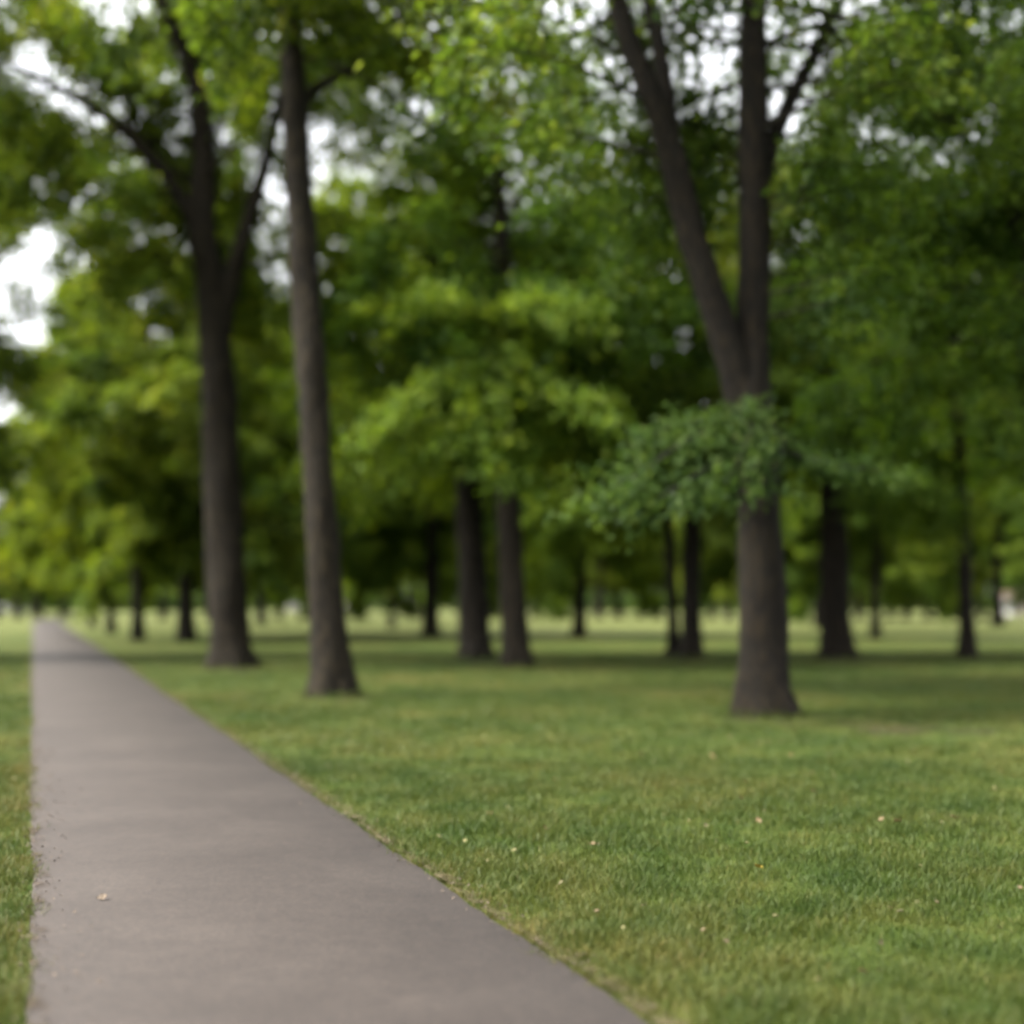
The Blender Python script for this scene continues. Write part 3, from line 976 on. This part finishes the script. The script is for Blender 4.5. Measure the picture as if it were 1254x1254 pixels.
B = Bag()
tl = []
for n, d0, d1, w, h in ((170000, 4.4, 9, 0.006, 0.055), (170000, 9, 15, 0.008, 0.055), (130000, 15, 26, 0.012, 0.055), (110000, 26, 46, 0.02, 0.05)):
    V, Q, T3, t = blades(n, d0, d1, w, h)
    B.add(V, Q, T3)
    tl.append(t)
for px, py, r0 in ((935, 875, 0.40), (408, 852, 0.34), (283, 817, 0.55), (633, 816, 0.36), (583, 806, 0.42), (1025, 805, 0.42), (846, 805, 0.3)):
    d = dist_of(py)
    n = 900
    a = gg.uniform(0, 6.28, n)
    rr = r0 * (1.05 + np.abs(gg.normal(size=n)) * 0.45) * (1 + 0.2 * np.sin(3 * a + px))
    hh = gg.uniform(0.05, 0.17, n) * np.clip(1.3 - (rr / r0 - 1), 0.3, 1)
    b0 = np.stack([(px - CX) / FPX * d + rr * np.cos(a), d + rr * np.sin(a), np.full(n, -0.02)], 1)
    th = gg.uniform(0, 6.28, n)
    sd = np.stack([np.cos(th), np.sin(th), np.zeros(n)], 1) * 0.008
    ln = gg.normal(size=(n, 2)) * 0.4 * hh[:, None]
    mid = b0 + np.stack([ln[:, 0] * 0.35, ln[:, 1] * 0.35, hh * 0.62], 1)
    tip = b0 + np.stack([ln[:, 0], ln[:, 1], hh], 1)
    i = np.arange(n)[:, None] * 5
    B.add(np.stack([b0 - sd, b0 + sd, mid + sd * 0.8, tip, mid - sd * 0.8], 1).reshape(-1, 3), i + np.array([[0, 1, 2, 4]]), i + np.array([[4, 2, 3]]))
    tl.append(np.repeat(gg.uniform(0, 0.8, n), 5))
V, Q, T3 = B.arrays()
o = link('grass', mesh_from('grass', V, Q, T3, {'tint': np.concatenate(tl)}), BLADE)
o['kind'] = 'stuff'
o['label'] = 'short mown grass on the lawn beside the path'
o['category'] = 'grass'

# ------------------------------------------------------------------ fallen leaves
lv = []
for k in range(2):
    uu = np.linspace(-1, 1, 9)
    prof = np.array([0.02, 0.30, 0.44, 0.40, 0.47, 0.36, 0.30, 0.14, 0.0])
    V = []
    for t, p in zip(uu, prof):
        for s in (-1, 0, 1):
            V.append((s * p * 0.075, t * 0.055, 0.012 * abs(s) * (1 + 0.6 * math.sin(4 * t + k)) + 0.010 * t * t + 0.004 * math.sin(7 * t)))
    Q = [(a * 3 + b, a * 3 + b + 1, a * 3 + b + 4, a * 3 + b + 3) for a in range(8) for b in range(2)]
    mm = mesh_from('fallen_leaf', V, Q, None, smooth=True)
    mm.materials.append(DRYLEAF)
    lv.append(mm)
spots = [(667, 1020), (786, 928), (679, 960), (727, 1041), (789, 1117), (861, 1148), (929, 1011), (907, 984), (997, 975), (994, 952), (1079, 1010),
         (968, 930), (894, 907), (874, 895), (973, 901), (1177, 910), (1119, 925), (1249, 1095), (1147, 1113), (1224, 1145), (914, 962), (889, 1162),
         (822, 1208), (1057, 1200), (1169, 1007), (872, 930), (1100, 1012), (1090, 1120), (730, 1125), (600, 1002)]


def drop(px, py, label, color, z=0.036, s=1.0, group=None, k=0):
    d = dist_of(py)
    o = link('fallen_leaf', lv[k % 2], None, None, ((px - CX) / FPX * d, d, z), color)
    o.rotation_euler = (rng.normal() * 0.35, rng.normal() * 0.35, rng.uniform(0, 6.28))
    o.scale = (s, s, s)
    o['label'] = label
    o['category'] = 'leaf'
    if group:
        o['group'] = group
    return o


for k, (px, py) in enumerate(spots):
    drop(px, py, 'small dry tan leaf fallen on the lawn', tuple(np.array([0.9, 0.78, 0.5]) * rng.uniform(0.5, 0.9) * (0.6 if py > 1060 else 0.95)), s=rng.uniform(0.28, 0.42) if py > 1060 else rng.uniform(0.5, 0.8), group='dry leaves scattered on the lawn', k=k)
drop(928, 1072, 'bright yellow leaf lying alone on the near lawn', (1.2, 1.05, 0.15), 0.052, s=0.65)
drop(125, 1106, 'pale tan leaf lying on the asphalt path', (0.30, 0.25, 0.20), 0.03, s=0.6, k=1)

# crumbs of leaf and grit along both path edges
n = 1300
d = np.sqrt(gg.uniform(4.4 ** 2, 16 ** 2, n))
xl_, xr_ = path_edges(d)
left = gg.random(n) < 0.55
x = np.where(left, xl_ + np.abs(gg.normal(size=n)) * 0.16 - 0.05, xr_ + gg.normal(size=n) * 0.07 + 0.03)
P = np.stack([x, d, np.full(n, 0.024) + gg.random(n) * 0.006], 1)
V, Q = leaves(P, gg.normal(size=(n, 3)) * np.array([1, 1, 0.25]), np.array([0, 0, 1.0]) + gg.normal(size=(n, 3)) * 0.3, gg.uniform(0.006, 0.026, n), 0.7)
o = link('leaf_litter', mesh_from('leaf_litter', V, Q), plain_material('litter', (0.066, 0.048, 0.033), 0.9, 0, 0.5))
o['kind'] = 'stuff'
o['label'] = 'brown leaf crumbs along both edges of the path'
o['category'] = 'litter'

n = 420
d = np.sqrt(gg.uniform(5 ** 2, 27 ** 2, n))
x = d * gg.uniform(-0.45, 0.45, n)
xl_, xr_ = path_edges(d)
k = (x > xr_ + 0.1) | (x < xl_ - 0.1)
x, d = x[k], d[k]
n = len(x)
P = np.stack([x, d, gg.uniform(0.018, 0.036, n)], 1)
V, Q = leaves(P, gg.normal(size=(n, 3)) * np.array([1, 1, 0.3]), np.array([0, 0, 1.0]) + gg.normal(size=(n, 3)) * 0.4, gg.uniform(0.018, 0.05, n), 0.7)
o = link('lawn_litter', mesh_from('lawn_litter', V, Q), plain_material('pale_fleck', (0.105, 0.090, 0.036), 0.85, 0, 0.5))
o['kind'] = 'stuff'
o['label'] = 'pale leaf flecks strewn all over the lawn'
o['category'] = 'litter'

# ------------------------------------------------------------------ far away: parked cars and a small white kiosk
PAINT = plain_material('car_paint', (0.16, 0.15, 0.15), 0.35, 0.0, 0.03, True)
GLASS = plain_material('car_glass', (0.03, 0.035, 0.04), 0.1, 0.0, 0.1)
TYRE = plain_material('tyre', (0.02, 0.02, 0.02), 0.8)
RIM = plain_material('wheel_rim', (0.45, 0.45, 0.46), 0.35, 0.8)
WALL = plain_material('kiosk_wall', (0.24, 0.23, 0.23), 0.8)
ROOF = plain_material('kiosk_roof', (0.2, 0.12, 0.10), 0.8)


def extrude(profile, w, inset=0.0, top=None):
    """side outline (x, z) swept across the width, upper points drawn in"""
    n = len(profile)
    V = []
    for s in (-1, 1):
        for x, z in profile:
            V.append((x, s * (w * 0.5 - (inset if z > 0.95 else 0)), z))
    return V, n


def poly_obj(name, V, faces, mat, parent=None, color=None, bevel=0.0):
    me = bpy.data.meshes.new(name)
    me.from_pydata([tuple(map(float, v)) for v in V], [], faces)
    me.update()
    o = link(name, me, mat, parent, color=color)
    if bevel:
        b = o.modifiers.new('edge', 'BEVEL')
        b.width = bevel
        b.segments = 2
    return o


CAR = {}


def car(px, py, rz, color, label):
    d = dist_of(py)
    t = thing('parked_car', label, 'car', ((px - CX) / FPX * d, d, 0), rz, 'pale cars parked far off beyond the lawn')
    if not CAR:
        prof = [(-2.1, 0.32), (2.05, 0.32), (2.15, 0.62), (2.0, 0.86), (1.05, 0.94), (0.45, 1.40), (-1.15, 1.46), (-1.95, 1.02), (-2.15, 0.75)]
        V, n = extrude(prof, 1.76, 0.20)
        f = [tuple(range(n))[::-1], tuple(range(n, 2 * n))] + [(k, (k + 1) % n, n + (k + 1) % n, n + k) for k in range(n)]
        CAR['body'] = poly_obj('body', V, f, PAINT, t, color, 0.06)
        gp_ = [(0.92, 0.96), (0.42, 1.34), (-1.08, 1.39), (-1.72, 1.03)]
        V = [(x, s * (0.885 if z < 1.1 else 0.70), z) for s in (-1, 1) for x, z in gp_]
        CAR['window'] = poly_obj('window', V, [(0, 1, 2, 3), (7, 6, 5, 4)], GLASS, t)
        V = [(1.07, -0.66, 0.955), (1.07, 0.66, 0.955), (0.50, 0.62, 1.385), (0.50, -0.62, 1.385)]
        CAR['windscreen'] = poly_obj('windscreen', V, [(0, 1, 2, 3)], GLASS, t)
        CAR['wheel'] = []
        th = np.linspace(0, 2 * np.pi, 16, endpoint=False)
        for sx in (1.32, -1.32):
            for sy in (0.80, -0.80):
                V = [(0.32 * c * k, y, 0.32 + 0.32 * s_ * k) for y, k in ((-0.11, 0.9), (-0.1, 1), (0.1, 1), (0.11, 0.9)) for c, s_ in zip(np.cos(th), np.sin(th))]
                f = [(a * 16 + b, a * 16 + (b + 1) % 16, (a + 1) * 16 + (b + 1) % 16, (a + 1) * 16 + b) for a in range(3) for b in range(16)]
                f += [tuple(range(16))[::-1], tuple(range(48, 64))]
                w = poly_obj('wheel', V, f, TYRE, t)
                w.location = (sx, sy, 0)
                V = [(0.2 * c, math.copysign(0.116, sy), 0.32 + 0.2 * s_) for c, s_ in zip(np.cos(th), np.sin(th))]
                poly_obj('rim', V, [tuple(range(16))], RIM, w)
                CAR['wheel'].append(w)
        return t
    for key in ('body', 'window', 'windscreen'):
        c = CAR[key].copy()
        COL.objects.link(c)
        c.parent = t
        if key == 'body':
            c.color = (*color, 1)
    for w in CAR['wheel']:
        c = w.copy()
        COL.objects.link(c)
        c.parent = t
        for r_ in w.children:
            q = r_.copy()
            COL.objects.link(q)
            q.parent = c
    return t


car(425, 749.5, 1.45, (1.25, 1.18, 1.2), 'pale car parked far off, just right of the straight grey trunk')
car(496, 749.8, 1.75, (1.3, 1.2, 1.15), 'whitish car parked far off, left of the dark low-branching tree')
car(17, 751, 0.5, (1.1, 1.1, 1.25), 'silvery car parked far off left of the path end')
car(955, 750, 1.3, (1.2, 1.2, 1.2), 'light car parked far off, right beside the massive forked trunk')
car(366, 749.6, 0.2, (1.2, 1.1, 1.1), 'light car parked far off, left of the straight grey trunk')

d = dist_of(753)
k = thing('kiosk', 'small white park kiosk with a reddish gable roof far off at the right edge', 'kiosk', ((1243 - CX) / FPX * d, d, 0), 0.25)
poly_obj('wall', [(x, y, z) for z in (0, 2.5) for x, y in ((-1.3, -1.2), (1.3, -1.2), (1.3, 1.2), (-1.3, 1.2))],
         [(0, 1, 5, 4), (1, 2, 6, 5), (2, 3, 7, 6), (3, 0, 4, 7), (4, 5, 6, 7)], WALL, k)
poly_obj('roof', [(-1.6, -1.5, 2.45), (1.6, -1.5, 2.45), (1.6, 1.5, 2.45), (-1.6, 1.5, 2.45), (-1.6, 0, 3.3), (1.6, 0, 3.3)],
         [(0, 1, 5, 4), (2, 3, 4, 5), (0, 4, 3), (1, 2, 5), (3, 2, 1, 0)], ROOF, k)
poly_obj('door', [(-0.1, -1.203, 0.0), (0.8, -1.203, 0.0), (0.8, -1.203, 2.0), (-0.1, -1.203, 2.0), (-0.1, -1.16, 0.0), (0.8, -1.16, 0.0), (0.8, -1.16, 2.0), (-0.1, -1.16, 2.0)],
         [(0, 1, 2, 3), (1, 5, 6, 2), (4, 0, 3, 7), (3, 2, 6, 7)], ROOF, k)

# ------------------------------------------------------------------ light
SUN_AZ = np.array([-0.90, -0.25])          # towards the sun, on the ground: from the left and a little behind
SUN_EL = R(50)
az = unit(np.append(SUN_AZ, 0))
to_sun = Vector((az[0] * math.cos(SUN_EL), az[1] * math.cos(SUN_EL), math.sin(SUN_EL)))
sun = bpy.data.lights.new('sun', 'SUN')
sun.energy = 2.0
sun.angle = R(10)
sun.color = (1.0, 0.93, 0.80)
so = bpy.data.objects.new('sun', sun)
so.rotation_euler = (-to_sun).to_track_quat('-Z', 'Y').to_euler()
COL.objects.link(so)

w = bpy.data.worlds.new('World')
scene.world = w
w.use_nodes = True
nt = w.node_tree
nt.nodes.clear()
sky = nt.nodes.new('ShaderNodeTexSky')
sky.sky_type = 'NISHITA'
sky.sun_disc = False
sky.sun_elevation = SUN_EL
sky.sun_rotation = math.atan2(az[0], az[1])
sky.air_density = 1.0
sky.dust_density = 4.0
hs = nt.nodes.new('ShaderNodeHueSaturation')
hs.inputs['Saturation'].default_value = 0.12
bg = nt.nodes.new('ShaderNodeBackground')
bg.inputs['Strength'].default_value = 0.15
ow = nt.nodes.new('ShaderNodeOutputWorld')
nt.links.new(sky.outputs[0], hs.inputs['Color'])
nt.links.new(hs.outputs[0], bg.inputs['Color'])
nt.links.new(bg.outputs[0], ow.inputs[0])

# ------------------------------------------------------------------ camera
cam = bpy.data.cameras.new('camera')
cam.lens = 50
cam.sensor_width = 36 * (FPX / 1742.0) ** -1 * (1254 * 50 / 36 / 1742.0)
cam.sensor_fit = 'HORIZONTAL'
cam.shift_y = (HOR - 627) / 1254
cam.clip_start = 0.1
cam.clip_end = 4000
cam.dof.use_dof = True
cam.dof.focus_distance = 8.5
cam.dof.aperture_fstop = 0.05 / 0.098
cam.dof.aperture_blades = 0
co = bpy.data.objects.new('camera', cam)
co.location = (0, 0, CAMH)
co.rotation_euler = (R(90), 0, 0)
COL.objects.link(co)
scene.camera = co

scene.render.engine = 'CYCLES'
scene.cycles.use_denoising = True
scene.cycles.filter_width = 3.2
scene.cycles.max_bounces = 10
scene.cycles.transparent_max_bounces = 16
scene.cycles.transmission_bounces = 6
scene.cycles.diffuse_bounces = 7
scene.cycles.caustics_reflective = False
scene.cycles.caustics_refractive = False
scene.cycles.sample_clamp_indirect = 4
scene.view_settings.view_transform = 'Standard'
scene.view_settings.look = 'None'
scene.view_settings.gamma = 1
scene.view_settings.exposure = 2.35
scene.render.resolution_x = 1024
scene.render.resolution_y = 1024
